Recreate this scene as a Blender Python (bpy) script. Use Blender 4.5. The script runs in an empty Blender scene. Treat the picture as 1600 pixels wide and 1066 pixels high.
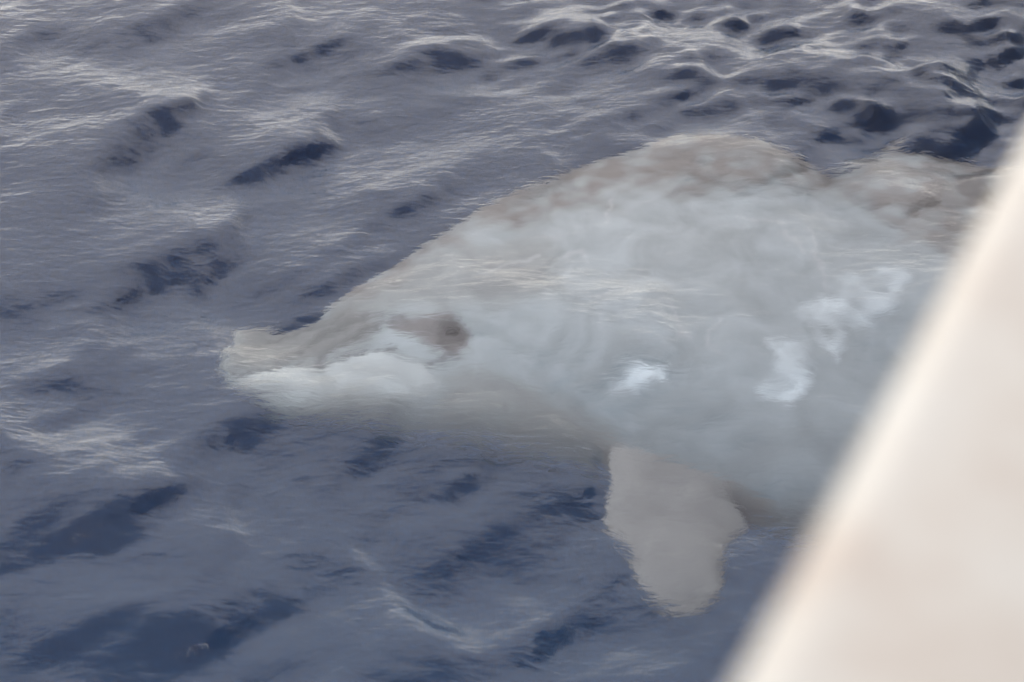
import bpy, bmesh, math, random
import numpy as np

# ------------------------------------------------------------------ camera
sc = bpy.context.scene
H = 5.5                      # eye height above the sea, metres
PITCH = math.radians(35.0)   # looking down over the rail
LENS = 70.0
cam_d = bpy.data.cameras.new('camera')
cam = bpy.data.objects.new('camera', cam_d)
sc.collection.objects.link(cam)
cam.location = (0, 0, H)
cam.rotation_euler = (math.pi/2 - PITCH, 0, 0)
cam_d.lens = LENS
cam_d.sensor_width = 36.0
cam_d.clip_start = 0.05
cam_d.clip_end = 3000
cam_d.dof.use_dof = True
cam_d.dof.focus_distance = 10.7
cam_d.dof.aperture_fstop = 2.8
sc.camera = cam

# ------------------------------------------------------------------ sky
SUN_EL, SUN_AZ = math.radians(50), math.radians(165)     # azimuth clockwise from +Y
w = bpy.data.worlds.new('World'); sc.world = w; w.use_nodes = True
nt = w.node_tree; nt.nodes.clear()
def wn(t, **k):
    n = nt.nodes.new(t)
    for a, b in k.items(): setattr(n, a, b)
    return n
out = wn('ShaderNodeOutputWorld')
bg_sky = wn('ShaderNodeBackground'); bg_cl = wn('ShaderNodeBackground'); mixs = wn('ShaderNodeMixShader')
sky = wn('ShaderNodeTexSky', sky_type='NISHITA', sun_disc=False, sun_elevation=SUN_EL, sun_rotation=SUN_AZ)
nt.links.new(sky.outputs[0], bg_sky.inputs[0]); bg_sky.inputs[1].default_value = 0.10
tc = wn('ShaderNodeTexCoord'); sep = wn('ShaderNodeSeparateXYZ')
nt.links.new(tc.outputs['Generated'], sep.inputs[0])
ramp = wn('ShaderNodeValToRGB')          # overcast deck, brighter towards the horizon all the way round
nt.links.new(sep.outputs['Z'], ramp.inputs[0])
cr = ramp.color_ramp
cr.elements[0].position = 0.0; cr.elements[0].color = (1.75, 1.66, 1.50, 1)
cr.elements[1].position = 1.0; cr.elements[1].color = (1.52, 1.45, 1.50, 1)
for p, c in ((0.11, (1.75, 1.66, 1.50, 1)), (0.175, (0.80, 0.77, 0.77, 1)), (0.36, (.86, .82, .84, 1)), (0.57, (1.10, 1.06, 1.09, 1)), (0.76, (1.52, 1.45, 1.50, 1))):
    e = cr.elements.new(p); e.color = c
mp = wn('ShaderNodeMapping'); mp.inputs['Scale'].default_value = (1, 1, 2.4)
nz = wn('ShaderNodeTexNoise'); nz.inputs['Scale'].default_value = 4.2; nz.inputs['Detail'].default_value = 8
nt.links.new(tc.outputs['Generated'], mp.inputs[0]); nt.links.new(mp.outputs[0], nz.inputs[0])
mr = wn('ShaderNodeMapRange'); mr.inputs[1].default_value = .3; mr.inputs[2].default_value = .7
mr.inputs[3].default_value = .86; mr.inputs[4].default_value = 1.14
nt.links.new(nz.outputs[0], mr.inputs[0])
vm = wn('ShaderNodeVectorMath', operation='SCALE')
nt.links.new(ramp.outputs[0], vm.inputs[0]); nt.links.new(mr.outputs[0], vm.inputs['Scale'])
nt.links.new(vm.outputs[0], bg_cl.inputs[0]); bg_cl.inputs[1].default_value = 1.0
# broken deck: cloud low down all round, clear blue overhead
edge = wn('ShaderNodeMath', operation='MULTIPLY_ADD'); edge.inputs[1].default_value = .30
nt.links.new(nz.outputs[0], edge.inputs[0]); nt.links.new(sep.outputs['Z'], edge.inputs[2])
cov = wn('ShaderNodeMapRange', interpolation_type='SMOOTHSTEP')
cov.inputs[1].default_value = .96; cov.inputs[2].default_value = 1.03; cov.inputs[3].default_value = .95; cov.inputs[4].default_value = .22
nt.links.new(edge.outputs[0], cov.inputs[0]); nt.links.new(cov.outputs[0], mixs.inputs[0])
nt.links.new(bg_sky.outputs[0], mixs.inputs[1]); nt.links.new(bg_cl.outputs[0], mixs.inputs[2])
nt.links.new(mixs.outputs[0], out.inputs[0])

# ------------------------------------------------------------------ veiled sun
sd = bpy.data.lights.new('sun', 'SUN'); sd.energy = 0.8; sd.angle = math.radians(24); sd.color = (1, .95, .88)
so = bpy.data.objects.new('sun', sd); sc.collection.objects.link(so)
so.rotation_euler = (math.pi/2 - SUN_EL, 0, math.pi - SUN_AZ)
so.location = (0, -20, 30)

# ------------------------------------------------------------------ exposure / render
vs = sc.view_settings; vs.view_transform = 'Standard'; vs.look = 'None'; vs.exposure = 1.1; vs.gamma = 1.0
vs.use_curve_mapping = False
cy = sc.cycles
cy.max_bounces = 12; cy.diffuse_bounces = 3; cy.glossy_bounces = 3; cy.transmission_bounces = 6; cy.volume_bounces = 3
cy.caustics_refractive = True; cy.caustics_reflective = False
cy.use_denoising = True
cy.sample_clamp_indirect = 6.0

rng = np.random.default_rng(7)

# ------------------------------------------------------------------ helpers
F = np.array([0, math.cos(PITCH), -math.sin(PITCH)]); R_ = np.array([1.0, 0, 0])
U_ = np.array([0, math.sin(PITCH), math.cos(PITCH)]); FPX = LENS/36*1600
EYE = np.array([0, 0, H])
def ray(x, y):
    d = F*FPX + R_*(x-800) + U_*(533-y); return d/np.linalg.norm(d)
def on_water(x, y):
    d = ray(x, y); return EYE + d*(H/-d[2])
def link(name, me, mat=None, parent=None, smooth=True):
    o = bpy.data.objects.new(name, me); sc.collection.objects.link(o)
    if mat: me.materials.append(mat)
    if parent: o.parent = parent
    if smooth: me.polygons.foreach_set('use_smooth', [True]*len(me.polygons))
    return o
def new_mat(name):
    m = bpy.data.materials.new(name); m.use_nodes = True
    m.node_tree.nodes.clear(); return m, m.node_tree
def node(nt, t, **k):
    n = nt.nodes.new(t)
    for a, b in k.items(): setattr(n, a, b)
    return n
def sstep(a, b, x):
    t = np.clip((x-a)/(b-a), 0, 1); return t*t*(3-2*t)

# ship axes (the rail runs ahead and to the right of the view)
S = np.array([0.4261, 0.9047, 0.0]); O = np.array([-0.9047, 0.4261, 0.0])

# ------------------------------------------------------------------ water: one displaced sea, closed below
def axis_coords(a, b, step, far, g=1.14):
    core = np.arange(a, b+1e-6, step)
    lo, hi, d = [], [], step
    x = a
    while x > -far: d *= g; x -= d; lo.append(x)
    d, x = step, b
    while x < far: d *= g; x += d; hi.append(x)
    return np.array(lo[::-1] + list(core) + hi)
XS = axis_coords(-5.2, 5.4, 0.018, 400.0)
YS = axis_coords(3.6, 14.4, 0.018, 400.0)
GX, GY = np.meshgrid(XS, YS)          # rows = y
hgt = np.zeros_like(GX)
cell = np.maximum(np.gradient(XS)[None, :], np.gradient(YS)[:, None])

def spectrum(n, l0, l1, slope, ang0, spread, mask=None):
    """sum of n sines, wavelengths l0..l1 m, rms slope total, heading ang0 +- spread"""
    global hgt
    acc = np.zeros_like(GX)
    for i in range(n):
        L = math.exp(rng.uniform(math.log(l0), math.log(l1)))
        k = 2*math.pi/L
        th = math.radians(ang0 + rng.normal(0, spread))
        ph = rng.uniform(0, 2*math.pi)
        a = slope*math.sqrt(2.0/n)/k
        q = k*(GX*math.cos(th)+GY*math.sin(th)) + ph
        acc += a*np.sin(q)*np.clip(1.6 - 4.0*cell/L, 0, 1)
    hgt += acc if mask is None else acc*mask

def blob_noise(scale, seed):
    """smooth random field 0..1 for patchiness"""
    r = np.random.default_rng(seed); acc = np.zeros_like(GX)
    for i in range(14):
        th = r.uniform(0, 2*math.pi); k = 2*math.pi/(scale*r.uniform(.6, 1.6))
        acc += np.sin(k*(GX*math.cos(th)+GY*math.sin(th)) + r.uniform(0, 6.28))
    return sstep(-3.2, 3.2, acc)

# where the ship's own wash ruffles the sea (beyond the whale, along the ship)
off = GX*O[0]+GY*O[1]; alo = GX*S[0]+GY*S[1]
wash = sstep(8.4, 10.6, alo)*sstep(6.2, 4.2, off)
calm = 1 - 0.55*wash
spectrum(10, 2.5, 7.0, 0.020, 155, 16)
spectrum(26, 0.8, 2.2, 0.026, 148, 26)
spectrum(40, 0.22, 0.75, 0.028, 120, 35, 0.45+0.8*blob_noise(1.6, 3))
spectrum(50, 0.07, 0.2, 0.026, 95, 28, 0.25+0.9*blob_noise(1.1, 4))
spectrum(70, 0.14, 0.70, 0.31, 124, 42, wash*(.35+.9*blob_noise(.9, 11)))
spectrum(16, 0.7, 1.6, 0.07, 140, 25, wash)

# steeper wave faces turned to the viewer: (pixel polyline that was read off, half width m, slope)
FACES = [
 ([(320, 140), (250, 195), (200, 250), (150, 300)], .10, .40),
 ([(530, 170), (490, 230), (440, 255), (380, 275)], .10, .38),
 ([(380, 300), (350, 370), (330, 420), (325, 480)], .07, .38),
 ([(320, 385), (260, 420), (205, 470), (160, 525)], .12, .36),
 ([(480, 230), (470, 300)], .08, .22),
 ([(440, 640), (370, 700), (270, 770), (160, 840), (30, 900)], .15, .29),
 ([(385, 700), (372, 790), (330, 890)], .08, .32),
 ([(150, 640), (110, 670), (95, 700)], .11, .34),
 ([(180, 560), (130, 590)], .08, .28),
 ([(480, 880), (430, 930), (300, 990), (180, 1060)], .14, .34),
 ([(220, 965), (130, 1010), (60, 1050)], .10, .30),
 ([(585, 890), (600, 940), (680, 1000), (760, 1050)], .15, .34),
 ([(470, 880), (500, 890), (560, 900)], .09, .24),
 ([(750, 830), (700, 890)], .08, .30),
 ([(850, 790), (780, 800)], .10, .26),
 ([(940, 905), (820, 1000), (740, 1060)], .10, .26),
 ([(700, 750), (640, 770), (760, 740)], .10, .22),
 ([(600, 400), (530, 430), (500, 450)], .09, .34),
 ([(500, 488), (440, 508)], .05, .36),
 ([(700, 60), (640, 130)], .14, .22),
 ([(330, 0), (250, 40), (200, 80)], .14, .26),
 ([(80, 60), (20, 100)], .14, .26),
 ([(60, 470), (0, 480)], .12, .28),
 ([(30, 740), (0, 790)], .12, .18),
 ([(1300, 275), (1260, 255), (1180, 300)], .08, .30),
 ([(1490, 290), (1440, 320), (1400, 340)], .09, .36),
 ([(1390, 130), (1330, 190), (1290, 215)], .14, .34),
 ([(1530, 210), (1440, 230)], .12, .34),
 ([(730, 250), (700, 300), (640, 350)], .12, .18),
 ([(960, 990), (1060, 1030)], .14, .2),
]
def face(poly, hw, slope, px=True, wd=1.6):
    """a smooth run of overlapping dabs, each a small step in height across the line"""
    global hgt
    P = np.array([on_water(*p)[:2] for p in poly] if px else poly)
    if len(P) > 2:                                   # round the corners
        for _ in range(2):
            Q = [P[0]]
            for a, b in zip(P[:-1], P[1:]): Q += [.75*a+.25*b, .25*a+.75*b]
            P = np.array(Q + [P[-1]])
    d = np.r_[0, np.cumsum(np.linalg.norm(np.diff(P, axis=0), axis=1))]
    sp = .07; m = max(3, int(d[-1]/sp)); q = np.linspace(0, d[-1], m)
    C = np.stack([np.interp(q, d, P[:, 0]), np.interp(q, d, P[:, 1])], 1)
    T = np.gradient(C, axis=0); T /= np.linalg.norm(T, axis=1)[:, None]
    N = np.stack([-T[:, 1], T[:, 0]], 1)
    if (N[:, 0].mean() > 0 if abs(N[:, 0].mean()) > .45 else N[:, 1].mean() < 0): N = -N    # turned to the dark ship side and the viewer
    sg = .18; A = slope*hw*sp/(sg*math.sqrt(2*math.pi)); mg = 3.6
    ix = np.searchsorted(XS, [C[:, 0].min()-mg, C[:, 0].max()+mg]); iy = np.searchsorted(YS, [C[:, 1].min()-mg, C[:, 1].max()+mg])
    w_ = (slice(iy[0], iy[1]), slice(ix[0], ix[1])); x, y = GX[w_], GY[w_]
    wx = x + .05*np.sin(5.1*y+1.7*x) + .022*np.sin(13*y-7*x+2) + .009*np.sin(31*x+19*y)
    wy = y + .05*np.sin(4.3*x+2.1*y+1) + .022*np.sin(11*x+9*y) + .009*np.sin(29*y-23*x)
    for i in range(m):
        f = (i+.5)/m; jit = rng.uniform(.75, 1.25)*math.sin(math.pi*f)**.5*1.1; h_ = hw*rng.uniform(.8, 1.25)
        c = C[i] + N[i]*rng.normal(0, .015)
        s = (wx-c[0])*N[i, 0]+(wy-c[1])*N[i, 1]; a = (wx-c[0])*T[i, 0]+(wy-c[1])*T[i, 1]
        hgt[w_] += A*jit*np.tanh(s/h_)*np.exp(-a*a/(2*sg*sg)-(s/wd)**2)
for f in FACES: face(f[0], f[1]*.68, f[2]*2.1)
for _ in range(150):                                 # and many small ones lying the same way
    x0, y0 = rng.uniform(-5, 4), rng.uniform(4.2, 13.5); an = math.radians(rng.normal(78, 14)); ln_ = rng.uniform(.15, .55)
    dx, dy = math.cos(an)*ln_, math.sin(an)*ln_; cu = rng.normal(0, .12)
    face([(x0-dx, y0-dy), (x0-cu, y0+cu*.4), (x0+dx, y0+dy)], rng.uniform(.035, .075), rng.uniform(.15, .48), False, .9)
core = (GX > -4) & (GX < 4) & (GY > 4.5) & (GY < 13)
def slow(a):                                          # the slow swell of a field, about 1.5 m across
    iy = np.where((YS > 2.5) & (YS < 15.5))[0]; ix = np.where((XS > -6.3) & (XS < 6.5))[0]
    b = a.copy(); sub = b[iy[0]:iy[-1]+1, ix[0]:ix[-1]+1]
    for _ in range(3):
        for ax, k in ((0, 81), (1, 81)):
            c = np.cumsum(np.pad(sub, [(k//2+1, k//2) if i == ax else (0, 0) for i in (0, 1)], mode='edge'), axis=ax)
            sub = (np.take(c, range(k, c.shape[ax]), ax) - np.take(c, range(0, c.shape[ax]-k), ax))/k
    b[iy[0]:iy[-1]+1, ix[0]:ix[-1]+1] = sub; return b
inn = sstep(-6.2, -5.0, GX)*sstep(6.3, 5.2, GX)*sstep(2.6, 3.6, GY)*sstep(15.4, 14.2, GY)
hgt -= .7*slow(hgt)*inn
print('SEA', hgt[core].min(), hgt[core].max(), hgt[core].std())
nx, ny = len(XS), len(YS)
verts = np.stack([GX, GY, hgt], -1).reshape(-1, 3)
ii = (np.arange(ny-1)[:, None]*nx + np.arange(nx-1)[None, :]).ravel()
quads = np.stack([ii, ii+1, ii+nx+1, ii+nx], -1)
nv = len(verts)
DEEP = -14.0
rim = np.concatenate([np.arange(nx), np.arange(1, ny)*nx+nx-1, (ny-1)*nx+np.arange(nx-2, -1, -1), np.arange(ny-2, 0, -1)*nx])
low = verts[rim].copy(); low[:, 2] = DEEP
m_ = len(rim); r2 = np.roll(rim, -1); lo_i = nv+np.arange(m_); lo2 = np.roll(lo_i, -1)
sides = np.stack([rim, lo_i, lo2, r2], -1)
allv = np.concatenate([verts, low])
me = bpy.data.meshes.new('water')
faces = np.concatenate([quads, sides])
npoly = len(faces)+1
me.vertices.add(len(allv)); me.vertices.foreach_set('co', allv.astype(np.float32).ravel())
loops = np.concatenate([faces.ravel(), lo_i[::-1]])
me.loops.add(len(loops)); me.loops.foreach_set('vertex_index', loops.astype(np.int32))
me.polygons.add(npoly)
starts = np.concatenate([np.arange(len(faces))*4, [len(faces)*4]])
me.polygons.foreach_set('loop_start', starts.astype(np.int32))
me.update(calc_edges=True); me.validate()

wm, t = new_mat('sea_water')
o_ = node(t, 'ShaderNodeOutputMaterial')
gl = node(t, 'ShaderNodeBsdfGlass'); gl.inputs['IOR'].default_value = 1.333; gl.inputs['Roughness'].default_value = 0.0
tcw = node(t, 'ShaderNodeTexCoord')
mpw = node(t, 'ShaderNodeMapping'); mpw.inputs['Scale'].default_value = (1.0, 2.2, 1.0)
mpw.inputs['Rotation'].default_value = (0, 0, math.radians(-14))
n1 = node(t, 'ShaderNodeTexNoise'); n1.inputs['Scale'].default_value = 9; n1.inputs['Detail'].default_value = 5
n1.inputs['Roughness'].default_value = .55; n1.inputs['Distortion'].default_value = .5
bp = node(t, 'ShaderNodeBump'); bp.inputs['Strength'].default_value = .28; bp.inputs['Distance'].default_value = .03
t.links.new(tcw.outputs['Object'], mpw.inputs[0]); t.links.new(mpw.outputs[0], n1.inputs[0])
t.links.new(n1.outputs[0], bp.inputs['Height']); t.links.new(bp.outputs[0], gl.inputs['Normal'])
t.links.new(gl.outputs[0], o_.inputs['Surface'])
vs_ = node(t, 'ShaderNodeVolumeScatter'); va = node(t, 'ShaderNodeVolumeAbsorption'); ad = node(t, 'ShaderNodeAddShader')
vs_.inputs['Color'].default_value = (.80, .80, 1.0, 1); vs_.inputs['Density'].default_value = .045
va.inputs['Color'].default_value = (.10, .31, .49, 1); va.inputs['Density'].default_value = .36
t.links.new(vs_.outputs[0], ad.inputs[0]); t.links.new(va.outputs[0], ad.inputs[1]); t.links.new(ad.outputs[0], o_.inputs['Volume'])
water = link('water', me, wm); water['kind'] = 'structure'

# ------------------------------------------------------------------ whale
# its own frame: e_u along the body towards the tail, e_v towards the back, e_n out of the flank that is turned up
alpha, tilt = math.radians(7), math.radians(9)
e_u = np.array([math.cos(alpha), 0, -math.sin(alpha)])
e_v = np.array([0, math.cos(tilt), math.sin(tilt)])
e_v = e_v - e_u*(e_u@e_v); e_v /= np.linalg.norm(e_v)
e_n = np.cross(e_u, e_v)
def refracted(x, y):
    d = ray(x, y); p = EYE + d*(H/-d[2]); r = 1/1.333
    c = -d[2]; tdir = r*d + (r*c - math.sqrt(1-r*r*(1-c*c)))*np.array([0, 0, 1.0])
    return p, tdir
_p, _t = refracted(365, 570)
P0 = _p + _t*(0.46/-_t[2])                  # beak tip, 0.42 m under
def uv(x, y, n=0.0):
    p, tt = refracted(x, y)
    q = p + tt*(((P0 + e_n*n - p)@e_n)/(tt@e_n)) - P0
    return np.array([q@e_u, q@e_v])
def world(u, v, n): return P0 + e_u*u + e_v*v + e_n*n
TOP = [(346, 530), (372, 516), (420, 513), (455, 514), (495, 500), (525, 476), (560, 452), (620, 414), (700, 364), (780, 322), (850, 288), (950, 254), (1050, 232), (1150, 236), (1230, 262), (1290, 286), (1340, 268), (1400, 232), (1460, 236), (1560, 268)]
BOT = [(346, 604), (372, 617), (440, 637), (520, 647), (600, 655), (700, 673), (760, 683), (850, 698), (930, 716), (1060, 752), (1150, 790), (1240, 824), (1340, 850), (1450, 868), (1560, 870)]
tu = np.array([uv(*p) for p in TOP]); bu = np.array([uv(*p) for p in BOT])
# beyond the rail: the body tapers to the tail stock
ub = tu[-1, 0]; UL = ub + 4.3
vt_e, vb_e = tu[-1, 1], bu[-1, 1]
mid_e = (vt_e+vb_e)/2; hh_e = (vt_e-vb_e)/2
ext = np.linspace(0, 1, 9)[1:]
for s_ in ext:
    hh = hh_e*(1-.86*s_**1.35) if s_ < 1 else hh_e*.13
    mm = mid_e + .10*s_
    tu = np.vstack([tu, [ub+(UL-ub)*s_, mm+hh]]); bu = np.vstack([bu, [ub+(UL-ub)*s_, mm-hh]])
HT = [(0, .08), (.08, .11), (.25, .14), (.5, .19), (.8, .26), (1.2, .34), (1.8, .43), (2.6, .50), (3.6, .53), (4.6, .48), (5.8, .34), (7.0, .19), (8.2, .08)]
HT = np.array(HT)
def sm(x, xs, ys):
    return np.interp(x, xs, ys)
def smooth_curve(us, arr, k):
    v = np.interp(us, arr[:, 0], arr[:, 1])
    ker = np.hanning(k); ker /= ker.sum()
    return np.convolve(np.pad(v, k//2, mode='edge'), ker, 'same')[k//2:-(k//2)]
NS, NR = 240, 72
us = np.linspace(max(tu[0, 0], bu[0, 0]), UL, NS)
vt = smooth_curve(us, tu, 9); vb = smooth_curve(us, bu, 9); ht = smooth_curve(us, HT, 11)
def dive(u):                                    # the tail dips under the ship
    return -0.9*sstep(2.8, UL, u)**1.5
bm = bmesh.new()
rings = []
for i, u in enumerate(us):
    c, h, tk = (vt[i]+vb[i])/2, (vt[i]-vb[i])/2, ht[i]
    ring = []
    for j in range(NR):
        a = 2*math.pi*j/NR
        ca, sa = math.cos(a), math.sin(a)
        e = 2/3.0
        v = c + h*math.copysign(abs(ca)**e, ca); n = tk*math.copysign(abs(sa)**e, sa)
        ring.append(bm.verts.new(world(u, v, n) + np.array([0, 0, dive(u)])))
    rings.append(ring)
for a, b in zip(rings, rings[1:]):
    for j in range(NR):
        bm.faces.new((a[j], a[(j+1) % NR], b[(j+1) % NR], b[j]))
for ring, uo, k in ((rings[0], us[0]-.035, 0), (rings[-1], us[-1]+.02, -1)):
    c = bm.verts.new(world(uo, (vt[k]+vb[k])/2, 0) + np.array([0, 0, dive(uo)]))
    for j in range(NR): bm.faces.new((ring[j], ring[(j+1) % NR], c))

def blade(outline, tmax, nfun, thick_pow=.6):
    """closed lens-section blade from an outline of (u,v); nfun(u,v) gives its mid surface in n"""
    P = np.array(outline); n = len(P)
    # densify
    Q = []
    for i in range(n):
        a, b = P[i], P[(i+1) % n]
        for s in range(6): Q.append(a + (b-a)*s/6)
    Q = np.array(Q)
    for _ in range(2): Q = .5*Q + .25*np.roll(Q, 1, 0) + .25*np.roll(Q, -1, 0)
    c = Q.mean(0); lev = [1.0, .93, .84, .72, .56, .38, .18]
    lay = {}
    for sgn in (1, -1):
        prev = None
        for li, f in enumerate(lev):
            if li == 0 and sgn == -1: prev = lay[0]; continue
            r = []
            for q in Q:
                p = c + (q-c)*f
                th = sgn*tmax*(1-f*f)**thick_pow
                uu, vv = p
                r.append(bm.verts.new(world(uu, vv, nfun(uu, vv)+th) + np.array([0, 0, dive(uu)])))
            if li == 0: lay[0] = r
            if prev:
                for j in range(len(r)):
                    bm.faces.new((prev[j], prev[(j+1) % len(r)], r[(j+1) % len(r)], r[j]))
            prev = r
        bm.faces.new(prev)
FL = [(935, 690), (936, 760), (941, 805), (958, 858), (985, 898), (1030, 944), (1078, 970), (1130, 954), (1136, 905), (1146, 862), (1184, 822), (1150, 770), (1080, 690), (1000, 640)]
flv = [uv(p[0], p[1], .18) for p in FL]
root_v = uv(1000, 660)[1]
blade(flv, .065, lambda u, v: .16 - .06*min(0, v-root_v))
blade([np.array([q[0]+.35, root_v+.12+(q[1]-root_v)*.3]) for q in flv], .065, lambda u, v: -.42 + .9*min(0, v-root_v))
# dorsal fin, far back along the body
k = np.searchsorted(us, UL-2.5); vtop = vt[k]
blade([(us[k]-.35, vtop-.10), (us[k]-.05, vtop+.10), (us[k]+.32, vtop+.34), (us[k]+.40, vtop+.30), (us[k]+.34, vtop+.05), (us[k]+.42, vtop-.12)], .05, lambda u, v: 0)
# flukes: in the n direction
vm_ = (vt[-1]+vb[-1])/2
FK = [(-.35, 0), (-.05, .35), (.28, .80), (.52, 1.02), (.56, .92), (.44, .45), (.34, .05), (.34, -.05), (.44, -.45), (.56, -.92), (.52, -1.02), (.28, -.80), (-.05, -.35)]
n0 = len(bm.verts)
Q = np.array(FK)
for _ in range(1):
    D = []
    for i in range(len(Q)):
        for s in range(5): D.append(Q[i]+(Q[(i+1) % len(Q)]-Q[i])*s/5)
    Q = np.array(D)
for _ in range(3): Q = .5*Q+.25*np.roll(Q, 1, 0)+.25*np.roll(Q, -1, 0)
up = []; dn = []; rimv = []
c = np.array([.18, 0.0])
prevu = prevd = None
for f in (1, .92, .8, .6, .35, .12):
    ru, rd = [], []
    for q in Q:
        p = np.array([c[0]+(q[0]-c[0])*f, q[1]*f]); th = .05*(1-f*f)**.6
        U0 = us[-1] + p[0]
        ru.append(bm.verts.new(world(U0, vm_+th, p[1]) + np.array([0, 0, dive(U0)])))
        rd.append(ru[-1] if f == 1 else bm.verts.new(world(U0, vm_-th, p[1]) + np.array([0, 0, dive(U0)])))
    if prevu:
        for j in range(len(Q)):
            j2 = (j+1) % len(Q)
            bm.faces.new((prevu[j], prevu[j2], ru[j2], ru[j])); bm.faces.new((prevd[j2], prevd[j], rd[j], rd[j2]))
    prevu, prevd = ru, rd
bm.faces.new(prevu); bm.faces.new(prevd[::-1])
bmesh.ops.recalc_face_normals(bm, faces=bm.faces)
raw = bpy.data.meshes.new('whale_raw'); bm.to_mesh(raw); bm.free()
tmp = bpy.data.objects.new('whale_raw', raw); sc.collection.objects.link(tmp)
md = tmp.modifiers.new('r', 'REMESH'); md.mode = 'VOXEL'; md.voxel_size = .016
ms = tmp.modifiers.new('s', 'SMOOTH'); ms.factor = .5; ms.iterations = 8
dg = bpy.context.evaluated_depsgraph_get()
body_me = bpy.data.meshes.new_from_object(tmp.evaluated_get(dg))
body_me.name = 'body'
bpy.data.objects.remove(tmp); bpy.data.meshes.remove(raw)

# skin: markings follow the body (functions of u, v on the upper flank)
nvb = len(body_me.vertices)
co = np.empty(nvb*3, np.float32); body_me.vertices.foreach_get('co', co); co = co.reshape(-1, 3).astype(float)
co_d = co - P0
bu_, bn_ = co_d@e_u, None
dz = np.array([dive(x) for x in bu_]); co_d[:, 2] -= dz
bu_ = co_d@e_u; bv_ = co_d@e_v; bn_ = co_d@e_n
def thick_at(x): return np.interp(x, us, ht)
def flank_uv(px, py):
    """pixel -> u,v on the upturned flank"""
    q = uv(px, py)
    for _ in range(4):
        u = q[0]; i = np.clip(np.searchsorted(us, u), 0, NS-1)
        c, h = (vt[i]+vb[i])/2, (vt[i]-vb[i])/2
        n = ht[i]*math.sqrt(max(0, 1-min(1, abs((q[1]-c)/h))**2))
        q = uv(px, py, n)
    return q
def wob(x, y, s, amp):   # keeps every marking uneven
    return amp*(np.sin(s*x+1.3)*np.cos(s*.8*y+.4) + .5*np.sin(2.1*s*y+1.9*s*x+2) + .3*np.sin(4.3*s*x-3.1*s*y))
WU = bu_ + wob(bu_, bv_, 6, .025) + wob(bu_, bv_, 23, .016); WV = bv_ + wob(bv_, bu_, 7, .025) + wob(bv_, bu_, 27, .014)
def poly_dist(pts, closed=False):
    P = np.array([flank_uv(*p) for p in pts]); d = np.full(nvb, 1e9); n = len(P)
    inside = np.zeros(nvb, bool)
    for i in range(n if closed else n-1):
        a, b = P[i], P[(i+1) % n]; t_ = b-a; L2 = t_@t_
        q = np.clip(((WU-a[0])*t_[0]+(WV-a[1])*t_[1])/L2, 0, 1)
        d = np.minimum(d, np.hypot(WU-a[0]-q*t_[0], WV-a[1]-q*t_[1]))
        if closed:
            cross = ((a[1] > WV) != (b[1] > WV)) & (WU < (b[0]-a[0])*(WV-a[1])/(b[1]-a[1]+1e-12)+a[0])
            inside ^= cross
    return np.where(inside, -d, d) if closed else d
side = sstep(-.06, .04, bn_)
def area(pts, soft): return sstep(soft, -soft, poly_dist(pts, True))*side
def line(pts, wd): return np.exp(-(poly_dist(pts)/wd)**2)*side
white = area([(372, 600), (440, 590), (520, 570), (580, 552), (640, 552), (685, 580), (680, 615), (640, 640), (560, 652), (440, 650), (380, 625)], .05)
patch = np.maximum.reduce([
    area([(1262, 480), (1300, 450), (1380, 420), (1418, 440), (1400, 490), (1330, 510), (1300, 560), (1268, 530)], .05)*.75,
    area([(1210, 545), (1250, 530), (1255, 600), (1215, 635), (1180, 615)], .045)*.85,
    area([(950, 592), (985, 570), (1035, 565), (1042, 590), (1000, 605), (960, 612)], .04)*1.0,
    area([(1285, 468), (1310, 452), (1332, 470), (1310, 490)], .03),
    area([(815, 560), (850, 565), (850, 600), (820, 590)], .05)*.35])
patch = np.maximum(patch, .9*line([(1288, 492), (1290, 464), (1312, 455), (1326, 474), (1312, 492)], .022))
def mottle(scale, seed):
    r = np.random.default_rng(seed); acc = np.zeros(nvb); p = r.normal(0, 1, (24, 3)); p /= np.linalg.norm(p, axis=1)[:, None]
    for d in p: acc += np.sin((co@d)*2*math.pi/(scale*r.uniform(.5, 1.7)) + r.uniform(0, 6.28))
    return acc/4
fb = .6*mottle(.35, 1) + .4*mottle(.14, 2)
patch = patch*np.clip(.80 + .5*fb, .2, 1)
scar = np.maximum.reduce([line(p, .012) for p in (
    [(1255, 360), (1280, 400), (1290, 450)], [(1150, 340), (1210, 350), (1260, 400)], [(945, 350), (955, 310)],
    [(1030, 470), (1050, 510), (1060, 525)], [(930, 465), (980, 460)], [(880, 400), (910, 390), (920, 410)],
    [(1120, 560), (1100, 520), (1130, 500)], [(730, 440), (840, 400)])])
back = sstep(-.16, .17, wob(bu_, bv_, 5, .07) + wob(bv_, bu_, 14, .05) +  bv_ - np.interp(bu_, *np.array([flank_uv(*p) for p in [(365, 520), (560, 462), (700, 385), (850, 335), (1000, 312), (1080, 298), (1240, 290), (1340, 325), (1400, 360), (1470, 400), (1560, 420)]]).T))
eyep = area([(612, 508), (660, 492), (700, 488), (732, 512), (735, 550), (705, 555), (670, 535), (630, 525)], .035)
eyed = area([(680, 500), (715, 498), (730, 515), (720, 535), (690, 530)], .03)
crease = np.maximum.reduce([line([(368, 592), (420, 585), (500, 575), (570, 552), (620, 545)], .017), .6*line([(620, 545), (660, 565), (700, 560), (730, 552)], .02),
    .8*line([(430, 570), (480, 545), (540, 505)], .022), .8*line([(480, 575), (530, 545), (560, 520), (620, 505)], .026), .6*line([(400, 545), (470, 515), (540, 490)], .02), .7*line([(535, 500), (590, 490), (640, 500)], .018)])
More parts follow.
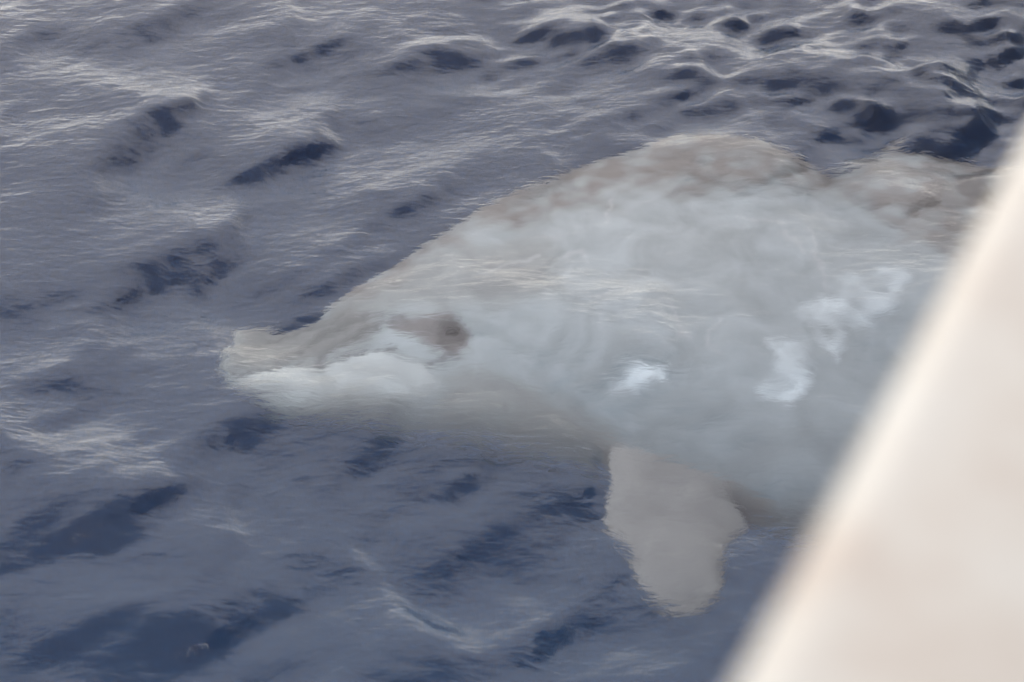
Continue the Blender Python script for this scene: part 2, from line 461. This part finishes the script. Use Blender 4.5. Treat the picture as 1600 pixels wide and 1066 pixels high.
shade = np.maximum.reduce([area([(500, 490), (600, 440), (720, 380), (860, 375), (880, 450), (760, 490), (640, 480), (560, 505)], .10)*.9, area([(690, 590), (760, 580), (900, 640), (935, 690), (800, 690), (690, 665)], .09)*.9, area([(760, 575), (820, 600), (860, 650), (810, 630)], .05), area([(740, 400), (860, 380), (880, 440), (800, 480), (740, 470)], .12)*.5, area([(960, 640), (1150, 620), (1280, 690), (1200, 740), (1060, 690)], .12)*.1])
fl_mask = sstep(root_v-.02, root_v-.16, bv_)*sstep(flv[0][0]-.1, flv[0][0]+.02, bu_)*sstep(flv[10][0]+.15, flv[10][0]+.02, bu_)*(bv_ < np.interp(bu_, us, vb)+.05)
snout = area([(360, 510), (500, 490), (560, 470), (600, 510), (560, 545), (470, 570), (365, 585)], .06)
SKIN = .98
def mix(a, b, f): return a + (np.array(b)-a)*f[:, None]
col = np.tile(np.array([.425, .475, .48]), (nvb, 1))
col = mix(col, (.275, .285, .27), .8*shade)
col = mix(col, (.22, .20, .18), back*np.clip(.80 + .35*fb, .35, 1))  # pale mottling in the back colour stands in for surface reflections
col = mix(col, (.20, .20, .185), .85*snout)
col = mix(col, (.56, .60, .585), white)
col = mix(col, (.40, .375, .34), fl_mask)
col = mix(col, (.17, .15, .14), .9*eyep)
col = mix(col, (.08, .07, .065), .8*eyed)
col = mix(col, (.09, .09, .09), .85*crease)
col = mix(col, (.62, .64, .63), .45*scar)
col = mix(col, (.92, 1.0, 1.0), .95*patch)
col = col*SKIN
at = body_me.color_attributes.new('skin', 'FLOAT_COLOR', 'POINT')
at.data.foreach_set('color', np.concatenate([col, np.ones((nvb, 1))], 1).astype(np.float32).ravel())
# the mouth is a groove, and the white spots are slightly raised
nrm = np.empty(nvb*3, np.float32); body_me.vertices.foreach_get('normal', nrm); nrm = nrm.reshape(-1, 3)
dsp = -.018*line([(360, 592), (420, 585), (500, 575), (570, 552), (625, 545)], .022) + .012*patch + .010*white \
      + .006*np.sin(9*bu_+5*bv_)*np.sin(7*bv_-4*bu_)
co2 = co + nrm*dsp[:, None]
body_me.vertices.foreach_set('co', co2.astype(np.float32).ravel()); body_me.update()

km, t = new_mat('whale_skin')
o_ = node(t, 'ShaderNodeOutputMaterial'); pb = node(t, 'ShaderNodeBsdfPrincipled'); t.links.new(pb.outputs[0], o_.inputs[0])
pb.inputs['Roughness'].default_value = .55; pb.inputs['IOR'].default_value = 1.4
ca_ = node(t, 'ShaderNodeVertexColor'); ca_.layer_name = 'skin'
tk_ = node(t, 'ShaderNodeTexCoord')
na = node(t, 'ShaderNodeTexNoise'); na.inputs['Scale'].default_value = 3.2; na.inputs['Detail'].default_value = 7; na.inputs['Distortion'].default_value = 1.2
t.links.new(tk_.outputs['Object'], na.inputs[0])
mra = node(t, 'ShaderNodeMapRange'); mra.inputs[1].default_value = .3; mra.inputs[2].default_value = .7; mra.inputs[3].default_value = .80; mra.inputs[4].default_value = 1.16
t.links.new(na.outputs[0], mra.inputs[0])
sca = node(t, 'ShaderNodeVectorMath', operation='SCALE'); t.links.new(ca_.outputs[0], sca.inputs[0]); t.links.new(mra.outputs[0], sca.inputs['Scale'])
t.links.new(sca.outputs[0], pb.inputs['Base Color'])
nb = node(t, 'ShaderNodeTexNoise'); nb.inputs['Scale'].default_value = 30; nb.inputs['Detail'].default_value = 4
t.links.new(tk_.outputs['Object'], nb.inputs[0])
bpk = node(t, 'ShaderNodeBump'); bpk.inputs['Strength'].default_value = .2; bpk.inputs['Distance'].default_value = .01
t.links.new(nb.outputs[0], bpk.inputs['Height']); t.links.new(bpk.outputs[0], pb.inputs['Normal'])

whale = bpy.data.objects.new('whale', None); sc.collection.objects.link(whale)
whale['label'] = 'pale grey whale swimming just under the surface, flipper spread, brown eye patch'
whale['category'] = 'whale'
body = link('body', body_me, km, whale)
em, t = new_mat('whale_eye')
o_ = node(t, 'ShaderNodeOutputMaterial'); pe = node(t, 'ShaderNodeBsdfPrincipled'); t.links.new(pe.outputs[0], o_.inputs[0])
pe.inputs['Base Color'].default_value = (.02, .016, .013, 1); pe.inputs['Roughness'].default_value = .12
ne = node(t, 'ShaderNodeTexNoise'); ne.inputs['Scale'].default_value = 40
re_ = node(t, 'ShaderNodeValToRGB'); re_.color_ramp.elements[0].color = (.012, .01, .009, 1); re_.color_ramp.elements[1].color = (.05, .04, .03, 1)
t.links.new(ne.outputs[0], re_.inputs[0]); t.links.new(re_.outputs[0], pe.inputs['Base Color'])
eq = flank_uv(706, 516)
for sgn in (1, -1):
    d2 = np.hypot(bu_-eq[0], bv_-eq[1]) + np.where(bn_*sgn > 0, 0, 9)
    k = int(np.argmin(d2)); p = co2[k]; nn = nrm[k].astype(float)
    eb = bmesh.new(); bmesh.ops.create_uvsphere(eb, u_segments=20, v_segments=12, radius=.036)
    t1 = e_u - nn*(nn@e_u); t1 /= np.linalg.norm(t1); t2 = np.cross(nn, t1)
    for v in eb.verts:
        c_ = np.array(v.co); q = p - nn*.016 + t1*c_[0]*1.25 + t2*c_[1]*.8 + nn*c_[2]
        v.co = q
    m2 = bpy.data.meshes.new('eye'); eb.to_mesh(m2); eb.free()
    link('eye', m2, em, whale)

# ------------------------------------------------------------------ the ship at whose rail we stand
def paint(name, c1, c2, c3, scale, rough):
    m, t = new_mat(name)
    o_ = node(t, 'ShaderNodeOutputMaterial'); p = node(t, 'ShaderNodeBsdfPrincipled'); t.links.new(p.outputs[0], o_.inputs[0])
    tc_ = node(t, 'ShaderNodeTexCoord')
    n_ = node(t, 'ShaderNodeTexNoise'); n_.inputs['Scale'].default_value = scale; n_.inputs['Detail'].default_value = 6; n_.inputs['Roughness'].default_value = .6
    t.links.new(tc_.outputs['Object'], n_.inputs[0])
    r = node(t, 'ShaderNodeValToRGB'); r.color_ramp.elements[0].position = .32; r.color_ramp.elements[1].position = .68
    r.color_ramp.elements[0].color = c1+(1,); r.color_ramp.elements[1].color = c3+(1,)
    e = r.color_ramp.elements.new(.5); e.color = c2+(1,)
    t.links.new(n_.outputs[0], r.inputs[0]); t.links.new(r.outputs[0], p.inputs['Base Color'])
    p.inputs['Roughness'].default_value = rough
    n2 = node(t, 'ShaderNodeTexNoise'); n2.inputs['Scale'].default_value = scale*12
    t.links.new(tc_.outputs['Object'], n2.inputs[0])
    b = node(t, 'ShaderNodeBump'); b.inputs['Strength'].default_value = .15; b.inputs['Distance'].default_value = .004
    t.links.new(n2.outputs[0], b.inputs['Height']); t.links.new(b.outputs[0], p.inputs['Normal'])
    return m
cream = paint('cream_rail_paint', (.49, .41, .33), (.60, .565, .485), (.635, .62, .55), 8, .42)
hullp = paint('ship_hull_paint', (.62, .60, .55), (.70, .68, .63), (.74, .72, .67), 1.2, .35)
navy = paint('navy_ship_paint', (.030, .040, .065), (.036, .048, .078), (.045, .058, .088), 1.2, .4)
deckp = paint('deck_paint', (.20, .24, .22), (.24, .28, .26), (.30, .32, .30), 2.5, .6)

ship = bpy.data.objects.new('ship', None); sc.collection.objects.link(ship)
ship['label'] = 'cream painted ship rail, out of focus, running diagonally past the whale'
ship['category'] = 'ship'
DROP = 0.60; A_OFF = 0.300*DROP; ZR = H - DROP
BEAM = 7.5
def sweep(name, prof, mat, a0=-14.0, a1=48.0, step=1.0, closed=True, smooth=True, mirror=False):
    """prof: (offset outboard of the eye, z); swept along the ship, narrowing towards the bow"""
    eb = bmesh.new(); rows = []
    n = int((a1-a0)/step)
    for i in range(n+1):
        a = a0 + (a1-a0)*i/n
        f = 1 - .92*max(0, (a-34)/14)**2.2       # bow
        r = []
        for (o, z) in prof:
            oo = o if not mirror else (-BEAM - o)
            cen = -BEAM/2
            oo = cen + (oo-cen)*max(f, .05)
            p = S*a + O*oo
            r.append(eb.verts.new((p[0], p[1], z + .6*max(0, (a-34)/14)**2)))
        rows.append(r)
    m = len(prof)
    for r1, r2 in zip(rows, rows[1:]):
        for j in range(m if closed else m-1):
            eb.faces.new((r1[j], r1[(j+1) % m], r2[(j+1) % m], r2[j]))
    if closed:
        eb.faces.new(rows[0]); eb.faces.new(rows[-1][::-1])
    bmesh.ops.recalc_face_normals(eb, faces=eb.faces)
    m2 = bpy.data.meshes.new(name); eb.to_mesh(m2); eb.free()
    ob = link(name, m2, mat, ship, smooth)
    return ob
def rounded(o0, o1, z0, z1, r, n=6):
    pts = []
    for cx, cz, s in ((o1-r, z1-r, 0), (o0+r, z1-r, 1), (o0+r, z0+r, 2), (o1-r, z0+r, 3)):
        for k in range(n+1):
            a = math.pi/2*(s + k/n); pts.append((cx+r*math.cos(a), cz+r*math.sin(a)))
    return pts
for mir in (False, True):
    sweep('rail_cap', rounded(A_OFF-.34, A_OFF, ZR-.075, ZR, .03), cream, mirror=mir)
    sweep('bulwark', [(A_OFF-.20, ZR-.08), (A_OFF-.13, ZR-.08), (A_OFF-.13, ZR-1.2), (A_OFF-.20, ZR-1.2)], cream, mirror=mir, smooth=False)
# unseen deck added overhead to shade the rail
sweep('added_shade_deck', rounded(-BEAM+.2, A_OFF-.42, ZR+1.75, ZR+1.95, .06), navy, a1=33.0)
sweep('cabin_wall', [(-1.35, ZR-1.1), (-1.35, ZR+1.74), (-1.45, ZR+1.74), (-1.45, ZR-1.1)], navy, a1=32.5, smooth=False)
deck_z = ZR-1.05
sweep('deck', [(A_OFF-.22, deck_z), (A_OFF-.22, deck_z-.06), (-BEAM-A_OFF+.22, deck_z-.06), (-BEAM-A_OFF+.22, deck_z)], deckp, smooth=False)
hp = [(A_OFF-.115, ZR-.085), (A_OFF-.16, ZR-1.0), (-.35, 2.2), (-.75, .6), (-1.0, -.2), (-1.5, -.75), (-2.4, -1.0), (-BEAM/2, -1.15)]
prof = hp + [(-BEAM-o, z) for (o, z) in hp[-2::-1]]
sweep('hull', prof, navy, closed=False)
# unseen dark house added above, for wave faces to reflect; three storeys stepping in
for z0, z1, o_, a_ in ((ZR+1.96, ZR+4.6, -.25, 33), (ZR+4.61, ZR+7.3, -.45, 31), (ZR+7.31, ZR+10.0, -.7, 29)):
    sweep('added_dark_house', rounded(-BEAM-o_, o_, z0, z1, .08, 3), navy, a0=1.0, a1=a_, smooth=False)
